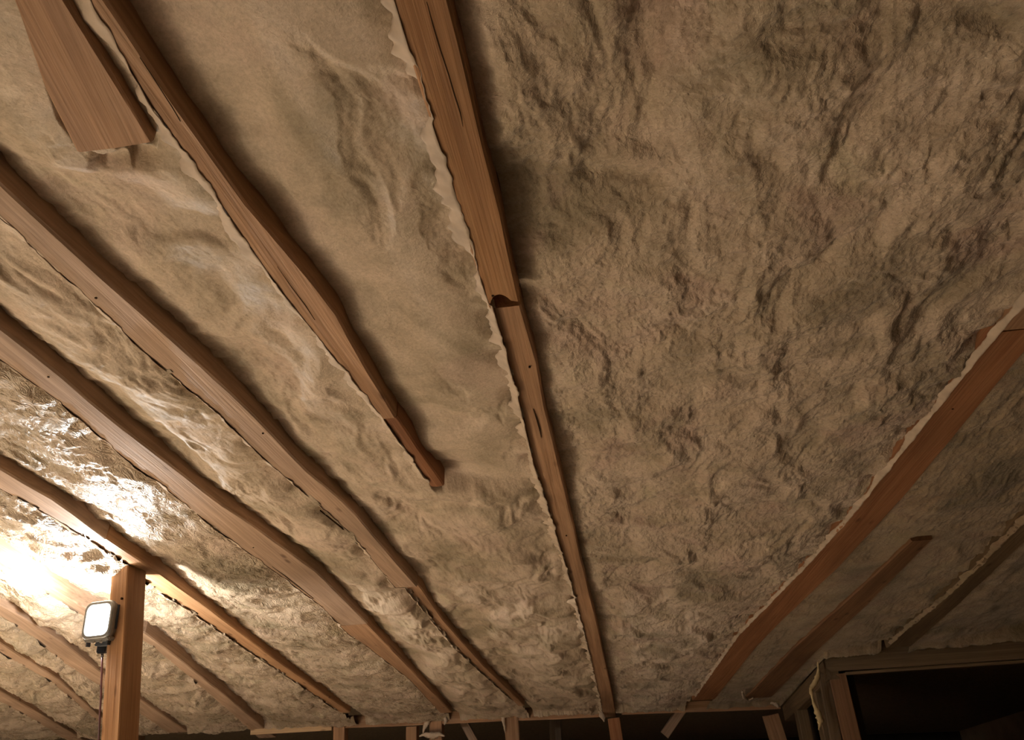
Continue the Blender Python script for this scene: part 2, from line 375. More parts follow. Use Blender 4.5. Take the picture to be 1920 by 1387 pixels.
WOOD_RED2 = wood_mat('brown_red_wood', (0.29, 0.145, 0.062), (0.38, 0.20, 0.09), (0.46, 0.26, 0.125))
scooped()
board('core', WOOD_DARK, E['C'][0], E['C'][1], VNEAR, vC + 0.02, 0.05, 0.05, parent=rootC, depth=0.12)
board('board', WOOD, E['Cb'][0], E['Cb'][1], vC, vv(1143, 1344), 0.010, 0.0, parent=rootC, seed=3)
# ------------------------------------------------------------------ insulation, one batt for each bay
def bay(name, label, left, right, mat, ncol, step, seed, r0=0.036, r1=0.012, sag=0.03, rough=0.02, wrinkle=0.0, fuzz=0.0, fine=0.004,
        over0=0.0, over1=0.012, vstart=VNEAR, vmax=None, bumps=0.0, hmod=None):
    # rows: closer together near by, wider apart far off
    vend = 6.2 if vmax is None else vmax
    vs = [vstart]
    while vs[-1] < vend: vs.append(vs[-1] + max(0.0035, step * max(0.6, vs[-1] + 0.45)))
    vs = np.array(vs); s = np.linspace(0, 1, ncol)
    sn = s
    ul = left(vs)[:, None]; ur = right(vs)[:, None]
    ul = ul - over0; ur = ur + over1
    U = ul + (ur - ul) * sn[None, :]; V = np.repeat(vs[:, None], ncol, 1)
    # clip at the walls
    ve = v_end(U) + 0.004
    ve = ve + 0.012 * fbm(U * 14, V * 0 + seed, 3, seed)
    V2 = np.minimum(V, ve)
    S = np.repeat(sn[None, :], len(vs), 0)
    wb = np.abs(ur - ul)
    lo = np.clip(S * wb / 0.07, 0, 1); hi = np.clip((1 - S) * wb / 0.05, 0, 1)
    sm = lambda x: x * x * (3 - 2 * x)
    h = r0 * (1 - sm(np.clip(S * 1.25, 0, 1))) + r1 * sm(np.clip(S * 1.25, 0, 1)) - sag * np.sin(math.pi * np.clip(S, 0, 1)) * 0.6
    edge = sm(lo) * sm(hi)
    x, y = U, V
    wx = fbm(x * 5, y * 4, 2, seed + 3) * 0.10; wy = fbm(x * 5, y * 4, 2, seed + 9) * 0.10
    h = h + rough * fbm((x + wx) * 4.5, (y + wy) * 3.0, 4, seed + 20) * 1.3 * (0.35 + 0.65 * edge)
    if wrinkle:
        a = (x + wx) * 0.8 + (y + wy) * 0.6; b = -(x + wx) * 0.6 + (y + wy) * 0.8
        amp = np.clip(0.55 + 1.4 * fbm(x * 2.5, y * 2.0, 2, seed + 31), 0.12, 1.5)
        h = h - wrinkle * fbm(a * 26, b * 9, 3, seed + 40, 0.5, True) * amp * (0.3 + 0.7 * edge)
        h = h - 0.5 * wrinkle * fbm(x * 40 + wx * 50, y * 26 + wy * 60, 2, seed + 44, 0.5, True) * amp
    if bumps:
        h = h - bumps * np.abs(fbm((x + wx) * 9, (y + wy) * 8, 3, seed + 50)) * 2 * (0.3 + 0.7 * edge)
    if fuzz:
        w2x = fbm(x * 22, y * 22, 2, seed + 61) * 0.02; w2y = fbm(x * 22, y * 22, 2, seed + 63) * 0.02
        h = h + fuzz * 0.7 * fbm((x + wx * 0.6) * 16, (y + wy * 0.6) * 12, 4, seed + 60, 0.6)
        patch = np.clip(0.75 + 1.3 * fbm(x * 4, y * 3, 2, seed + 64), 0.25, 1.5)
        h = h - fuzz * patch * (np.abs(gnoise((x + w2x) * 30, (y + w2y) * 24, seed + 65)) * 1.1 + 0.55 * np.abs(gnoise((x + w2x) * 68, (y + w2y) * 56, seed + 66)) + 0.3 * np.abs(gnoise((x + w2x) * 140, (y + w2y) * 120, seed + 67)))
    h = h + fine * fbm(x * 70, y * 60, 3, seed + 70, 0.6)
    if hmod is not None: h = hmod(x, y, h, seed)
    # torn, uneven borders against the boards
    rag = fbm(y * 7, y * 0 + seed, 4, seed + 80, 0.6) * 0.035
    h = h + (1 - sm(hi)) * (0.004 + np.maximum(rag, -0.012)) + (1 - sm(lo)) * np.abs(rag) * 0.6
    de = np.clip(1 - (ve - V2) / 0.07, 0, 1); de = sm(de)
    h = h * (1 - de) + de * (-0.004 + 0.012 * fbm(U * 18, U * 0 + 4.4, 4, seed + 90, 0.6))
    pts = O + U[..., None] * EU + V2[..., None] * EV + h[..., None] * NRM
    keep = (V <= ve + 0.25 + 0 * V).any(1); pts = pts[keep]
    c = P3(float(U[len(vs) // 2, ncol // 2]), float(vs[len(vs) // 2]), 0.0)
    mw = frame(c, EU, NRM); inv = np.array(mw.inverted())
    pts = pts @ inv[:3, :3].T + inv[:3, 3]
    o = link('insulation_batt', grid_mesh('insulation_batt', pts), mat, None, mw)
    return tag(o, label, 'insulation')

def off_edge(e, d):
    return lambda v: e(v) + d
def comb(k1, k2, side):
    a = E[k1][side]; b = E[k2][side]
    def f(v):
        v = np.asarray(v, float); return np.where(v < b.v[0], a(v), b(v))
    return f
B2L = comb('B2', 'B2b', 0); B2R = comb('B2', 'B2b', 1); CL = comb('C', 'Cb', 0); CR = comb('C', 'Cb', 1)
BAY = {}
def around(keys, rl=0.012, rr_=0.052):
    def f(x, y, h, seed):
        for k in keys:
            L, R = E[k]; ve = L.v[-1]; l = L(y); r = R(y)
            past = np.maximum(np.clip((y - ve) / 0.05, 0, 1), np.clip((L.v[0] - y) / 0.05, 0, 1) if k == 'R2' else 0)
            dl = np.maximum(l - x, 0) / 0.10; dr = np.maximum(x - r, 0) / 0.20
            sm = lambda t: np.clip(t, 0, 1) ** 2 * (3 - 2 * np.clip(t, 0, 1))
            tl = rl + (0.02 if rr_ > 0.03 else 0.006) * fbm(y * 8, y * 0, 3, seed + 5); tr = rr_ + (0.02 if rr_ > 0.03 else 0.006) * fbm(y * 6, y * 0, 3, seed + 6)
            tl = tl + np.clip((x - l) / 0.02, 0, 1) * (0.05 if rr_ > 0.03 else 0.004); tr = tr + np.clip((r - x) / 0.02, 0, 1) * (0.02 if rr_ > 0.03 else 0.0)
            t = np.where(x < (l + r) / 2, tl, tr); k_ = np.where(x < (l + r) / 2, sm(dl), sm(dr))
            hm = t * (1 - k_) + np.maximum(h, np.where(x < (l + r) / 2, 0.004, 0.012) ) * k_
            near_ = np.maximum(k_, sm(past))
            h = np.where(past >= 1, h, hm * (1 - sm(past)) + h * sm(past))
            if k == 'T':
                e = np.exp(-((y - ve + 0.012) / 0.022) ** 2) * np.clip((r - 0.004 - x) / 0.01, 0, 1) * np.clip((x - l + 0.05) / 0.05, 0, 1)
                h = h * (1 - e) + (-0.003 + 0.03 * fbm(x * 26, y * 20, 3, seed + 97)) * e
        return h
    return f
bay('b', 'crumpled bright insulation in the bottom left corner, outermost bay', off_edge(E['B8'][0], -0.62), E['B8'][0], FILM, 70, 0.006, 11, r0=0.022, r1=0.006, wrinkle=0.012, rough=0.03, bumps=0.01, vstart=1.0)
BAY['B87'] = bay('b', 'crumpled bright insulation between the two rafters nearest the bottom left corner', E['B8'][1], E['B7'][0], FILM, 80, 0.005, 12, r0=0.022, r1=0.006, wrinkle=0.012, rough=0.03, bumps=0.012, vstart=0.5)
bay('b', 'crumpled bright insulation just below the glare, left of the hanging cord', E['B7'][1], E['B6'][0], FILM, 90, 0.005, 13, r0=0.022, r1=0.006, wrinkle=0.010, rough=0.035, bumps=0.012, vstart=0)
bay('b', 'glaring overexposed insulation directly left of the work light', E['B6'][1], E['B5'][0], FILM, 90, 0.0045, 14, r0=0.022, r1=0.006, wrinkle=0.009, rough=0.03, bumps=0.01, vstart=-0.5)
BAY['B54'] = bay('b', 'glaring insulation left of the post top, billowing on right of the post', E['B5'][1], E['B4'][0], FILM, 100, 0.0042, 15, r0=0.048, r1=0.006, wrinkle=0.009, rough=0.03, bumps=0.010, vstart=-0.8)
BAY['B43'] = bay('b', 'insulation under shiny wrinkled plastic, glittering white above the post', E['B4'][1], E['B3'][0], FILM, 150, 0.0036, 16, wrinkle=0.005, rough=0.022, bumps=0.005, fine=0.0015)
BAY['B32'] = bay('b', 'wrinkled tan insulation below the long spliced rafter', E['B3'][1], B2L, SATIN, 150, 0.0036, 17, wrinkle=0.003, rough=0.028, bumps=0.005, fine=0.0015)
BAY['B2C'] = bay('b', 'broad tan insulation around the short rafter, left of the notched middle rafter', B2R, CL, SATIN, 330, 0.0032, 18, r0=0.038, r1=0.010, wrinkle=0.0018, rough=0.026, bumps=0.003, sag=0.012, over1=0.006, fine=0.0015, hmod=lambda x, y, h, sd: around(['B1'], 0.012, 0.038)(x, y, around(['T'], 0.0, 0.052)(x, y, h, sd), sd))
BAY['CR1'] = bay('b', 'large fluffy matte insulation right of the notched middle rafter', CR, E['R1'][0], FUZZ, 620, 0.0022, 19, r0=0.038, r1=0.014, sag=0.03, rough=0.028, fuzz=0.0052, fine=0.0018, over1=0.0)
BAY['R13'] = bay('b', 'dim smooth insulation between the reddish rafter and the far right rafter', E['R1'][1], E['R3'][0], DIM_FUZZ, 160, 0.0045, 20, r0=0.004, r1=0.025, sag=0.0, rough=0.018, fuzz=0.002, over0=0.004, over1=0.0, hmod=around(['R2'], 0.010, 0.014))
bay('b', 'darkest insulation, in the bay above the black opening at right', E['R3'][1], off_edge(E['R3'][1], 0.9), DIM_FUZZ, 90, 0.006, 21, r0=0.01, r1=0.08, sag=0.0, rough=0.018, fuzz=0.002)

# ------------------------------------------------------------------ walls
def box_between(name, mat, a, b, width_dir, w, depth_dir, d, parent=None, cham=0.003):
    """a straight timber from a to b; section w along width_dir (centred), d along depth_dir (from the face inwards)"""
    a = Vector(a); b = Vector(b); x = (b - a).normalized(); wd = Vector(width_dir); wd = (wd - x * wd.dot(x)).normalized(); dd = Vector(depth_dir); dd = (dd - x * dd.dot(x) - wd * dd.dot(wd)).normalized()
    n = max(3, int((b - a).length / 0.25)); secs = []
    for i in range(n):
        p = a + (b - a) * (i / (n - 1)); c = cham; k = 0.0015
        j = lambda: random.uniform(-k, k)
        ring = [(-w / 2 + c, 0), (w / 2 - c, 0), (w / 2, c), (w / 2, d - c), (w / 2 - c, d), (-w / 2 + c, d), (-w / 2, d - c), (-w / 2, c)]
        secs.append([tuple(p + wd * (q[0] + j()) + dd * (q[1] + j())) for q in ring])
    V, Fc = loft(secs); mw = frame(a, x, dd)
    return link(name, fix_normals(mesh_from(name, V, Fc, mw)), mat, parent, mw)
Z = np.array([0, 0, 1.0])
W0 = roof(490, 1366); W1 = roof(1462, 1322)                      # far wall
wd = W1 - W0; wd[2] = 0; wd /= np.linalg.norm(wd); WN = np.cross(wd, Z); WN /= np.linalg.norm(WN)
if np.dot(WN, FWD) < 0: WN = -WN
def far(px, py, back=0.0): return on_plane(px, py, W0 + WN * back, WN)
def far_timber(name, label, cat, mat, a, b, w, d, back=0.0, wdir=None, group=None):
    o = box_between(name, mat, far(*a, back), far(*b, back), wdir if wdir is not None else wd, w, WN, d)
    return tag(o, label, cat, group)
pxw = lambda n, back=0.0: n * np.dot(far(900, 1360, back) - CAM, FWD) / F
# plates
far_timber('top_plate', 'pale top plate board at the left end of the far wall', 'beam', WOOD_PALE, (470, 1368), (622, 1360), pxw(17), 0.09, 0.0, Z)
far_timber('top_plate', 'top plate of the far wall between the left stud and the middle rafter', 'beam', WOOD, (648, 1353), (1134, 1332), pxw(22), 0.09, 0.0, Z)
far_timber('top_plate', 'dark top plate of the far wall right of the middle rafter', 'beam', WOOD, (1166, 1329), (1462, 1318), pxw(20), 0.09, 0.0, Z)
def stud(label, x0, y0, x1, w, mat=WOOD, back=0.0, ext=True):
    a = far(x0, y0, back); b = far(x1, 1387, back); k = (0.0 - a[2]) / (b[2] - a[2]) if ext else 1; 
    o = box_between('wall_stud', mat, a, a + (b - a) * k, wd, pxw(w, back), WN, 0.09)
    return tag(o, label, 'stud')
stud('first stud at the left of the far wall, under the plate gap', 636, 1338, 635, 22, back=-0.01)
stud('slim stud left of the stud wrapped in torn insulation', 771, 1362, 771, 20, back=0.012)
stud('stud wrapped in torn insulation scraps below the dusty rafter end', 817, 1340, 817, 24, back=-0.01)
stud('stud right under the foot of the long spliced rafter', 957, 1328, 961, 26, back=-0.01)
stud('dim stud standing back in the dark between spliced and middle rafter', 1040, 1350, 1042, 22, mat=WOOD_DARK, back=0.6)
stud('reddish stud right under the foot of the middle rafter', 1151, 1346, 1157, 22, mat=WOOD_RED, back=-0.01)
stud('dim stud at the right corner of the far wall', 1447, 1340, 1462, 26, mat=WOOD, back=0.02)
# braces in the dark behind the far wall
def brace(label, a, b, w, back, mat):
    o = box_between('brace', mat, far(*a, back), far(*b, back), wd, pxw(w, back), WN, 0.04); return tag(o, label, 'brace')
brace('slanting pale lath in the dark beside the stud under the spliced rafter', (866, 1348), (905, 1420), 14, 0.25, WOOD_GREY)
brace('slanting short brace in the dark right of the middle rafter foot', (1282, 1326), (1246, 1378), 16, 0.3, WOOD_GREY)

# header wall with the black opening, nearer at the right
H0 = roof(1545, 1236); H1 = roof(1920, 1202)
hd = H1 - H0; hd[2] = 0; hd /= np.linalg.norm(hd); HN = np.cross(hd, Z); HN /= np.linalg.norm(HN)
if np.dot(HN, FWD) < 0: HN = -HN
def near(px, py, back=0.0): return on_plane(px, py, H0 + HN * back, HN)
hpx = lambda n: n * np.dot(near(1700, 1240) - CAM, FWD) / F
a, b = near(1548, 1246), near(1920, 1221); b = a + (b - a) * 1.9; a = a + Z * (0.05 + hpx(1.5)); b = b + Z * (0.05 + hpx(1.5))
o = box_between('header_beam', WOOD_BROWN, a, b, Z, hpx(28) + 0.10, HN, 0.10); tag(o, 'dark header beam over the black opening at right', 'beam')
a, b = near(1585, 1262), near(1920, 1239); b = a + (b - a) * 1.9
o = box_between('header_trim', WOOD_BROWN, a, b, Z, hpx(6), HN, 0.12); o.name = 'edge_board'; tag(o, 'thin edge board along the underside of the header beam', 'board')
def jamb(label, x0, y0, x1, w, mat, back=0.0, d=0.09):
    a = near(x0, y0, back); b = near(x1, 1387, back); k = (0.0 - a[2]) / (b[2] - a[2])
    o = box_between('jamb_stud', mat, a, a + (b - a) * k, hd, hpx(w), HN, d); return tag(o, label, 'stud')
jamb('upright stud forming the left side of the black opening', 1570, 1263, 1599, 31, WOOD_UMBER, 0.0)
jamb('recessed stud just left of the opening side stud', 1545, 1262, 1568, 20, WOOD_BROWN, 0.05)
# return wall between the two: plate, stud and sheathing
C0 = Vector(roof(1466, 1322, 0.0)); C1 = Vector(roof(1543, 1236, 0.0)); rd = (C1 - C0); 
rn = Vector((rd.y, -rd.x, 0)).normalized()
if rn.dot(Vector(RGT)) < 0: rn = -rn
o = box_between('return_plate', WOOD_BROWN, C0 - Vector((0, 0, 0.05)), C1 - Vector((0, 0, 0.05)), Z, 0.09, rn, 0.06); tag(o, 'slanting dark plate in the corner between far wall and opening', 'beam')
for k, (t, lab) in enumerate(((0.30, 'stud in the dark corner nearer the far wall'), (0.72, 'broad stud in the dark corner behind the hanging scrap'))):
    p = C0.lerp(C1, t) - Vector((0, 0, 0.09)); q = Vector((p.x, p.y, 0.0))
    tag(box_between('wall_stud', WOOD_BROWN, p, q, rd, 0.10, rn, 0.06), lab, 'stud')
# wall sheathing, floor, roof deck and the dark rooms beyond
def panel(name, pts, mat):
    me = mesh_from(name, [tuple(p) for p in pts], [tuple(range(len(pts)))]); return structure(link(name, me, mat))
def slab(name, corners, thick_dir, t, mat):
    c = [Vector(p) for p in corners]; d = Vector(thick_dir).normalized() * t
    V = [tuple(p) for p in c] + [tuple(p + d) for p in c]
    return structure(link(name, fix_normals(mesh_from(name, V, [(0, 1, 2, 3), (7, 6, 5, 4), (0, 4, 5, 1), (1, 5, 6, 2), (2, 6, 7, 3), (3, 7, 4, 0)])), mat))
slab('floor', [(-5, -2.2, 0), (4.5, -2.2, 0), (4.5, 10, 0), (-5, 10, 0)], (0, 0, -1), 0.1, FLOORM)
cu0, cu1, cv0, cv1 = -5.2, 4.4, -2.2, 10.5
slab('ceiling', [P3(cu0, cv0, 0.17), P3(cu1, cv0, 0.17), P3(cu1, cv1, 0.17), P3(cu0, cv1, 0.17)], NRM, 0.04, DECK)
slab('wall_back', [(-5, -2.0, 0), (4.5, -2.0, 0), (4.5, -2.0, 3.6), (-5, -2.0, 3.6)], (0, -1, 0), 0.08, WALLM)
slab('wall_left', [(-4.8, -2.2, 0), (-4.8, 10, 0), (-4.8, 10, 3.4), (-4.8, -2.2, 3.6)], (-1, 0, 0), 0.08, WALLM)
slab('wall_right', [(4.2, -2.2, 0), (4.2, 10, 0), (4.2, 10, 3.4), (4.2, -2.2, 3.6)], (1, 0, 0), 0.08, WALLM)
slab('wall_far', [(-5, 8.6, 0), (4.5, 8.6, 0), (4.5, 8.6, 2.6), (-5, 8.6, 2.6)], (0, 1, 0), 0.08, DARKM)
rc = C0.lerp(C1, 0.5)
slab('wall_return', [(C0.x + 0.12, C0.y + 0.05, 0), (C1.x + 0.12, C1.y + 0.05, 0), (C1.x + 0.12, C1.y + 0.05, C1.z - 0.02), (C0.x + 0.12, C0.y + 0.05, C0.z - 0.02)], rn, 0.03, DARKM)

# ------------------------------------------------------------------ post
pt = roof(240, 1060, 0.0); pn = np.array([0, 1.0, 0])
pb = on_plane(222, 1387, pt, pn); k = (0.0 - pt[2]) / (pb[2] - pt[2]); foot = pt + (pb - pt) * k
DP = np.dot(pt - CAM, FWD)
def post():
    a = Vector(pt); b = Vector(foot); x = (a - b).normalized()
    view = Vector(ray(240, 1200)); view.z = 0; view.normalize(); side = Vector((view.y, -view.x, 0))
    ang = math.radians(47); S = 31 * DP / F
    e1 = (side * math.cos(ang) + view * math.sin(ang)); e2 = (-side * math.sin(ang) + view * math.cos(ang))
    w1, w2 = S * 33 / 31 / math.cos(ang), S * 28 / 31 / math.sin(ang)     # right face, left face
    n = 14; secs = []; c = 0.003
    for i in range(n):
        p = b + (a - b) * (i / (n - 1))
        ring = [(c, 0), (w1 - c, 0), (w1, c), (w1, w2 - c), (w1 - c, w2), (c, w2), (0, w2 - c), (0, c)]
        z = 0.0
        secs.append([tuple(p + e1 * q[0] + e2 * q[1]) for q in ring])
    V, Fc = loft(secs); mw = frame(b, x, e2)
    o = link('post', fix_normals(mesh_from('post', V, Fc, mw)), WOOD_POST, None, mw)
    tag(o, 'square wooden post carrying the work light', 'post'); return o, e1, e2
post_o, pe1, pe2 = post()

# ------------------------------------------------------------------ work light on the post
def rounded_rect(w, h, r, n=6):
    pts = []
    for cx, cy, a0 in ((w / 2 - r, h / 2 - r, 0), (-w / 2 + r, h / 2 - r, 90), (-w / 2 + r, -h / 2 + r, 180), (w / 2 - r, -h / 2 + r, 270)):
        for i in range(n + 1):
            a = math.radians(a0 + 90 * i / n); pts.append((cx + r * math.cos(a), cy + r * math.sin(a)))
    return pts
def local_loft(name, rings, mat, parent, mw, smooth=False):
    V, Fc = loft(rings); me = fix_normals(mesh_from(name, V, Fc)); 
    o = link(name, me, mat, parent, mw); return o
def local_box(name, cx, cy, cz, sx, sy, sz, mat, parent, mw, bev=0.002):
    bm = bmesh.new(); bmesh.ops.create_cube(bm, size=1.0)
    for v in bm.verts: v.co = Vector((cx + v.co.x * sx, cy + v.co.y * sy, cz + v.co.z * sz))
    bmesh.ops.bevel(bm, geom=list(bm.edges), offset=min(bev, 0.3 * min(sx, sy, sz)), segments=2, affect='EDGES')
    me = bpy.data.meshes.new(name); bm.to_mesh(me); bm.free(); return link(name, me, mat, parent, mw)
def tube(name, pts, r, mat, parent, n=8):
    secs = []
    for i, p in enumerate(pts):
        p = Vector(p); d = (Vector(pts[min(i + 1, len(pts) - 1)]) - Vector(pts[max(i - 1, 0)])).normalized()
        a = d.orthogonal().normalized() if abs(d.z) < 0.9 else Vector((1, 0, 0)); a = (a - d * a.dot(d)).normalized(); b = d.cross(a)
        secs.append([tuple(p + a * r * math.cos(2 * math.pi * j / n) + b * r * math.sin(2 * math.pi * j / n)) for j in range(n)])
    V, Fc = loft(secs); return link(name, fix_normals(mesh_from(name, V, Fc, None, True)), mat, parent)
def flood(loc, aim_dir, up, s, label, power, colr, on_post=True):
    """local frame: z = out of the lens, y = up, x = right"""
    z = Vector(aim_dir).normalized(); y = Vector(up); y = (y - z * y.dot(z)).normalized(); x = y.cross(z)
    mw = Matrix(((x.x, y.x, z.x, loc[0]), (x.y, y.y, z.y, loc[1]), (x.z, y.z, z.z, loc[2]), (0, 0, 0, 1)))
    root = empty('work_light', loc, label, 'work light'); root.matrix_world = mw
    bpy.context.view_layer.update()
    w, h = 0.100 * s, 0.104 * s
    rr = lambda k, zz, r=0.022: [(p[0], p[1], zz) for p in rounded_rect(w * k, h * k, r * s * k)]
    local_loft('housing', [rr(0.80, -0.062 * s), rr(0.94, -0.054 * s), rr(0.98, -0.03 * s), rr(0.98, -0.012 * s)], METAL, root, mw)
    local_loft('bezel', [rr(1.0, -0.012 * s), rr(1.04, -0.006 * s), rr(1.04, 0.002 * s), rr(0.98, 0.008 * s), rr(0.86, 0.008 * s), rr(0.84, 0.004 * s)], BEZEL, root, mw)
    local_loft('lens', [rr(0.84, 0.003 * s), rr(0.84, 0.0065 * s), rr(0.78, 0.009 * s), rr(0.6, 0.010 * s)], LENS, root, mw)
    for sx in (-1, 1):
        for i in range(5):
            local_box('heat_fin', sx * w * 0.505, 0.006 * s, (-0.052 + i * 0.0095) * s, 0.007 * s, h * 0.66, 0.0038 * s, FIN, root, mw, 0.0006)
    for i in range(6):
        local_box('rear_fin', (-0.032 + i * 0.0128) * s, 0, -0.066 * s, 0.004 * s, h * 0.66, 0.016 * s, FIN, root, mw, 0.0006)
    local_box('bottom_plate', 0.002 * s, -h * 0.52, -0.026 * s, w * 0.92, 0.012 * s, 0.06 * s, METAL, root, mw, 0.004 * s)
    br = local_box('bracket', 0.008 * s, -h * 0.52 - 0.012 * s, -0.030 * s, 0.05 * s, 0.010 * s, 0.034 * s, FIN, root, mw, 0.002 * s)
    for sx in (-1, 1):
        local_box('bracket_ear', sx * w * 0.36, -h * 0.52 - 0.009 * s, -0.01 * s, 0.006 * s, 0.018 * s, 0.014 * s, FIN, root, mw, 0.001 * s)
    bm = bmesh.new(); bmesh.ops.create_cone(bm, cap_ends=True, segments=12, radius1=0.0042 * s, radius2=0.0036 * s, depth=0.006 * s)
    me = bpy.data.meshes.new('screw'); bm.to_mesh(me); bm.free()
    for i, sx in enumerate((-0.006, 0.018)):
        link('screw', me, SCREWM, root, mw @ Matrix.Translation(Vector((sx * s, -h * 0.52 - 0.008 * s, 0.0))) )
    # the light itself; the post's is set off its lens to place the glare
    if on_post:
        ld = bpy.data.lights.new('lamp', 'POINT'); ld.shadow_soft_size = 0.022
    else:
        ld = bpy.data.lights.new('lamp', 'AREA'); ld.shape = 'RECTANGLE'; ld.size = w * 0.8; ld.size_y = h * 0.8
    ld.energy = power; ld.color = colr
    lo = bpy.data.objects.new('lamp', ld); COL.objects.link(lo); lo.matrix_world = mw @ Matrix.Translation(Vector((0, 0, (0.045 if on_post else 0.016) * s))) @ Matrix.Rotation(math.pi, 4, 'X')
    if on_post: lo.matrix_world.translation += Vector(-RGT * 0.09 + FWD * 0.085 - UPV * 0.06)
    lo.parent = root; lo.matrix_parent_inverse = root.matrix_world.inverted()
    return root, mw
lc = CAM + ray(186, 1162) * (DP - 0.06)
tocam = Vector(CAM - lc).normalized()
side = tocam.cross(Vector((0, 0, 1))).normalized()
aim = (tocam * math.cos(math.radians(44)) + side * math.sin(math.radians(44)))
lscale = 66 * (DP - 0.06) / F / 0.104
LR = flood(tuple(lc), aim + Vector((0, 0, 0.10)), (0, 0, 1), lscale, 'glowing square flood light fixed near the top of the post', LAMP_W, LAMP_COL)
Lroot, Lmw = LR
up_ = lambda px, py, d=0.0: Vector(CAM + ray(px, py) * (DP - 0.06 + d))
p0 = up_(193, 1214, 0.015)
me_c = local_box('connector', 0, 0, 0, 17 * DP / F, 0.022, 20 * DP / F, BLACK, Lroot, Matrix.Translation(p0), 0.003)
tube('strain_relief', [up_(192, 1223, 0.015), up_(192, 1231, 0.015)], 2.6 * DP / F, BLACK, Lroot)
cp = [(192, 1228), (191.5, 1250), (190, 1280), (189, 1310), (187, 1345), (185, 1387), (184, 1450), (188, 1560)]
tube('cord', [up_(x, y, 0.015) for x, y in cp] , 1.8 * DP / F, CORDM, Lroot)

# ------------------------------------------------------------------ second work light, standing left of the picture
dirv = (STAND_AIM - STAND_POS).normalized()
SR, SM = flood(tuple(STAND_POS), dirv, (0, 1, 0), 1.6, 'work light on a low stand out of view at the left', STAND_W, STAND_COL, False)
base = Vector((STAND_POS.x - 0.35, STAND_POS.y, 0))
tube('stand_pole', [base, base + Vector((0, 0, STAND_POS.z + 0.14)), base + Vector((0.35, 0, STAND_POS.z + 0.14)), Vector(STAND_POS) + Vector((0, 0, 0.08))], 0.012, FIN, SR)
for i in range(3):
    a = i * 2.094 + 0.4; tube('stand_leg', [base + Vector((0, 0, 0.28)), base + Vector((0.26 * math.cos(a), 0.26 * math.sin(a), 0.01))], 0.008, FIN, SR)

# ------------------------------------------------------------------ paper flanges stapled along the rafter edges
def flange(batt, edge, side, v0, v1, wid, seed, gaps=0.15, tilt=0.012, lap=0.004, mat=None):
    n = int((v1 - v0) / 0.005); vs = np.linspace(v0, v1, n); k = 6
    e = np.asarray(edge(vs)); rag = fbm(vs * 9, vs * 0 + seed, 4, seed, 0.6)
    w = np.maximum(wid * (0.75 + 1.7 * rag + 0.8 * fbm(vs * 11, vs * 0, 3, seed + 3, 0.4)), 0.0006)
    lp = 0.0030 + lap * np.maximum(0.0, 0.15 + 2.4 * fbm(vs * 14, vs * 0 + 3.3, 4, seed + 5, 0.6))
    q = np.linspace(0, 1, k)[None, :]
    U = (e + side * lp)[:, None] - side * (w + lp)[:, None] * q
    h = -0.0012 + tilt * q + 0.003 * fbm(U * 60, vs[:, None] * 22 + 0 * U, 3, seed + 9) + 0.004 * np.maximum(0, fbm(vs * 5, vs * 0, 2, seed + 2))[:, None] * (q - 1)
    pts = O + U[..., None] * EU + (vs[:, None] + 0 * U)[..., None] * EV + h[..., None] * NRM
    inv = np.array(batt.matrix_world.inverted()); p2 = pts @ inv[:3, :3].T + inv[:3, 3]
    o = link('paper_flange', grid_mesh('paper_flange', p2), mat or PAPER, batt, batt.matrix_world.copy())
    sol = o.modifiers.new('thickness', 'SOLIDIFY'); sol.thickness = 0.0012; sol.offset = 1
    return o
flange(BAY['B2C'], CL, 1, VNEAR, vv(1130, 1335), 0.020, 101, tilt=0.016)
flange(BAY['CR1'], E['R1'][0], 1, VNEAR, vv(1302, 1306), 0.009, 102, tilt=0.010, lap=0.002)
flange(BAY['B32'], B2L, 1, VNEAR, vv(960, 1315), 0.010, 103)
flange(BAY['B43'], E['B3'][0], 1, VNEAR, vv(820, 1330), 0.010, 104)
flange(BAY['B54'], E['B4'][0], 1, VNEAR + 0.4, vv(215, 1048), 0.05, 105, tilt=0.016)
flange(BAY['B54'], E['B4'][0], 1, vv(300, 1115), vv(635, 1334), 0.025, 106)
flange(BAY['B2C'], E['B1'][0], 1, VNEAR, vv(800, 905), 0.016, 107)
flange(BAY['R13'], E['R3'][0], 1, VNEAR, vv(1668, 1208), 0.010, 109, mat=DIM_FUZZ)

# ------------------------------------------------------------------ splits, nails and knots in the timber
GROOVE = simple('dark_groove', (0.045, 0.024, 0.012), 0.95, spec=0.05)
def split(parent, pix, wpx, off=-0.0006):
    P = [roof(x, y, off) for x, y in pix]; n = len(P); V = []; Fc = []
    for i, p in enumerate(P):
        w = wpx * np.dot(p - CAM, FWD) / F / 2 * (0.25 if i in (0, n - 1) else 1.0)
        V += [p - EU * w, p + EU * w, p + EU * w + NRM * 0.004, p - EU * w + NRM * 0.004]
    for i in range(n - 1):
        for j in range(4): k = (j + 1) % 4; Fc.append((i * 4 + j, i * 4 + k, i * 4 + 4 + k, i * 4 + 4 + j))
    Fc += [(3, 2, 1, 0), (n * 4 - 4, n * 4 - 3, n * 4 - 2, n * 4 - 1)]
    mw = Matrix.Translation(Vector(P[0])); return link('split', fix_normals(mesh_from('split', V, Fc, mw)), GROOVE, parent, mw)
split(rootC, [(800, 4), (812, 48), (826, 95), (841, 140), (852, 178), (863, 212), (868, 238)], 2.2)
split(rootC, [(1000, 768), (1006, 786), (1012, 806), (1015, 822)], 2.0, 0.006)
split(R_['B1'][0], [(262, 108), (290, 150), (322, 200), (338, 228)], 2.0)
split(R_['B1'][0], [(520, 500), (548, 540), (572, 572), (590, 600)], 2.0)
split(R_['B3'][0], [(510, 1062), (535, 1080), (560, 1100), (588, 1122)], 2.5)
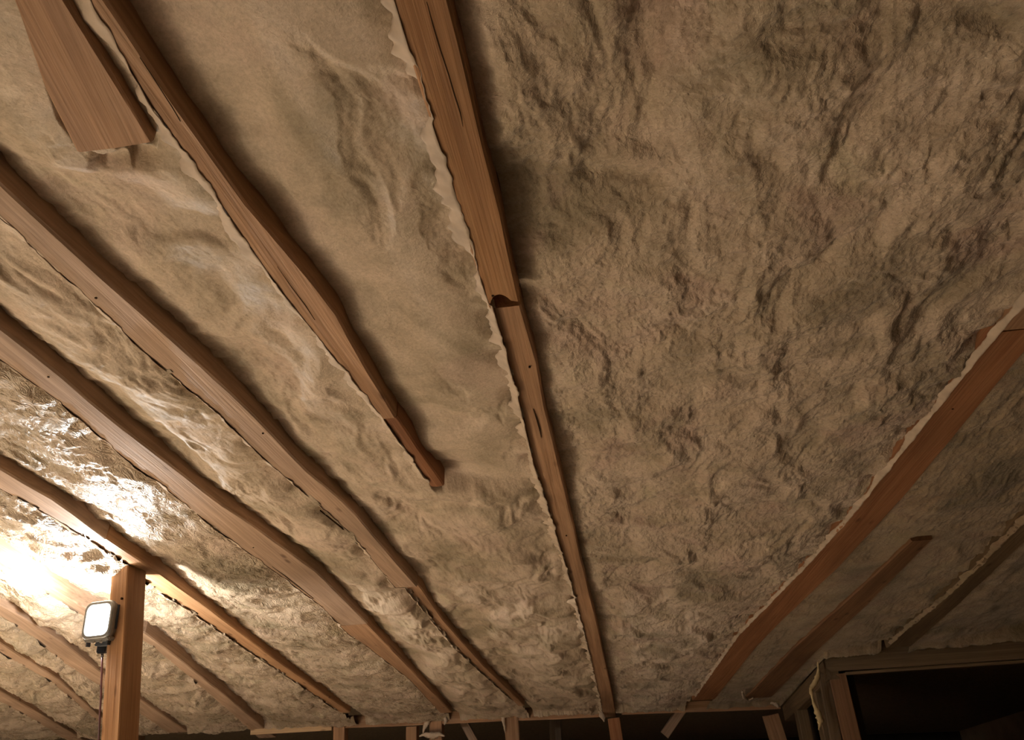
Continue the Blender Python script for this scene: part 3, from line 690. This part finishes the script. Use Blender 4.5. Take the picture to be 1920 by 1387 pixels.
split(R_['B2'][0], [(600, 958), (640, 990), (670, 1020)], 2.0)
bmn = bmesh.new(); bmesh.ops.create_cone(bmn, cap_ends=True, segments=10, radius1=0.0022, radius2=0.0022, depth=0.003)
NAIL = bpy.data.meshes.new('nail'); bmn.to_mesh(NAIL); bmn.free(); NAIL.materials.append(GROOVE)
for par, px, py, off in ((rootC, 924, 554, 0.0), (rootC, 946, 655, 0.0085), (rootC, 993, 688, 0.008), (rootC, 1062, 1004, 0.003), (R_['B3'][0], 91, 706, 0), (R_['B2'][0], 493, 812, 0), (R_['B2'][0], 180, 558, 0), (R_['B3'][0], 475, 1026, 0), (R_['R1'][0], 1786, 766, 0)):
    p = roof(px, py, off); link('nail', NAIL, None, par, Matrix.Translation(Vector(p)) @ Vector(NRM).to_track_quat('Z', 'Y').to_matrix().to_4x4())
bmk = bmesh.new(); bmesh.ops.create_cone(bmk, cap_ends=True, segments=14, radius1=1.0, radius2=0.9, depth=0.15)
KNOT = bpy.data.meshes.new('knot'); bmk.to_mesh(KNOT); bmk.free(); KNOT.materials.append(GROOVE)
for px, py, rx, ry in ((255, 1175, 4.5, 5.5), (247, 1219, 2.2, 4.5), (246, 1272, 2.8, 6.0), (229, 1122, 1.5, 2.2)):
    nn = np.array(pe2) if px > 238 else np.array(pe1); p = on_plane(px, py, pt, nn); k = DP / F
    x_ = Vector(pe1) if px > 238 else Vector(pe2); mwk = frame(p, x_, Vector(nn)) @ Matrix.Diagonal((rx * k, ry * k, 0.06, 1))
    link('knot', KNOT, None, post_o, mwk)

# ------------------------------------------------------------------ torn scraps of insulation hanging on the framing
def scrap(label, pix, widths, place, seed, thick=0.006, mat=None):
    C_ = [np.array(place(x, y)) for x, y in pix]; rs = random.Random(seed)
    # resample
    P = []; Wd = []
    for i in range(len(C_) - 1):
        for t in np.linspace(0, 1, 5)[:-1]:
            P.append(C_[i] * (1 - t) + C_[i + 1] * t); Wd.append(widths[i] * (1 - t) + widths[i + 1] * t)
    P.append(C_[-1]); Wd.append(widths[-1])
    secs = []
    for i, p in enumerate(P):
        d = P[min(i + 1, len(P) - 1)] - P[max(i - 1, 0)]; d = d / (np.linalg.norm(d) + 1e-9)
        sd = np.cross(d, FWD); sd /= np.linalg.norm(sd); fn = np.cross(sd, d); dep = np.dot(p - CAM, FWD)
        w = max(0.0015, Wd[i] * dep / F / 2); ring = []
        for j in range(8):
            a = 2 * math.pi * j / 8; rr = 1 + rs.uniform(-0.35, 0.35)
            ring.append(tuple(p + sd * w * rr * math.cos(a) + fn * max(thick, w * 0.5) * rr * math.sin(a)))
        secs.append(ring)
    V, Fc = loft(secs); mw = Matrix.Translation(Vector(P[0]))
    o = link('insulation_scrap', fix_normals(mesh_from('insulation_scrap', V, Fc, mw, True)), mat or WISP, None, mw)
    return tag(o, label, 'insulation')
pf = lambda x, y: near(x, y, -0.03)
scrap('ragged strip of torn yellowish insulation dangling in the dark corner left of the opening', [(1533, 1240), (1535, 1264), (1529, 1278), (1520, 1291), (1523, 1308), (1529, 1327), (1535, 1339), (1538, 1350), (1537, 1358), (1535, 1368)], [2, 8, 11, 8, 6, 7, 14, 12, 6, 1], pf, 1)
fl = lambda x, y: far(x, y, -0.035)
scrap('torn scrap of insulation lying across the wrapped stud', [(786, 1380), (797, 1377), (812, 1379), (824, 1376), (834, 1380)], [2, 8, 12, 9, 2], fl, 2, mat=PAPER)
scrap('drooping scrap of insulation left of the wrapped stud, under the plate', [(803, 1350), (799, 1358), (795, 1366), (793, 1374)], [12, 8, 6, 2], fl, 3, mat=PAPER)
scrap('flap of insulation hanging at the right of the wrapped stud', [(826, 1338), (834, 1344), (836, 1352), (833, 1359)], [6, 9, 6, 2], fl, 4, mat=PAPER)
scrap('pale tuft of insulation at the left side of the middle rafter foot', [(1122, 1322), (1126, 1334), (1130, 1344), (1133, 1353)], [5, 11, 9, 2], fl, 5, mat=PAPER)
scrap('small tuft of insulation at the plate beside the spliced rafter foot', [(945, 1340), (943, 1350), (946, 1362), (947, 1374)], [9, 7, 4, 1], fl, 6, mat=PAPER)
scrap('curl of insulation poking out above the dark plate near the corner', [(1392, 1296), (1395, 1307), (1403, 1312), (1412, 1308)], [5, 6, 5, 2], lambda x, y: roof(x, y, -0.015), 7, mat=PAPER)
scrap('torn tuft of insulation over the corner where the dark plate ends', [(1440, 1304), (1450, 1314), (1460, 1326)], [6, 12, 4], lambda x, y: far(x, y, -0.03), 8, mat=PAPER)
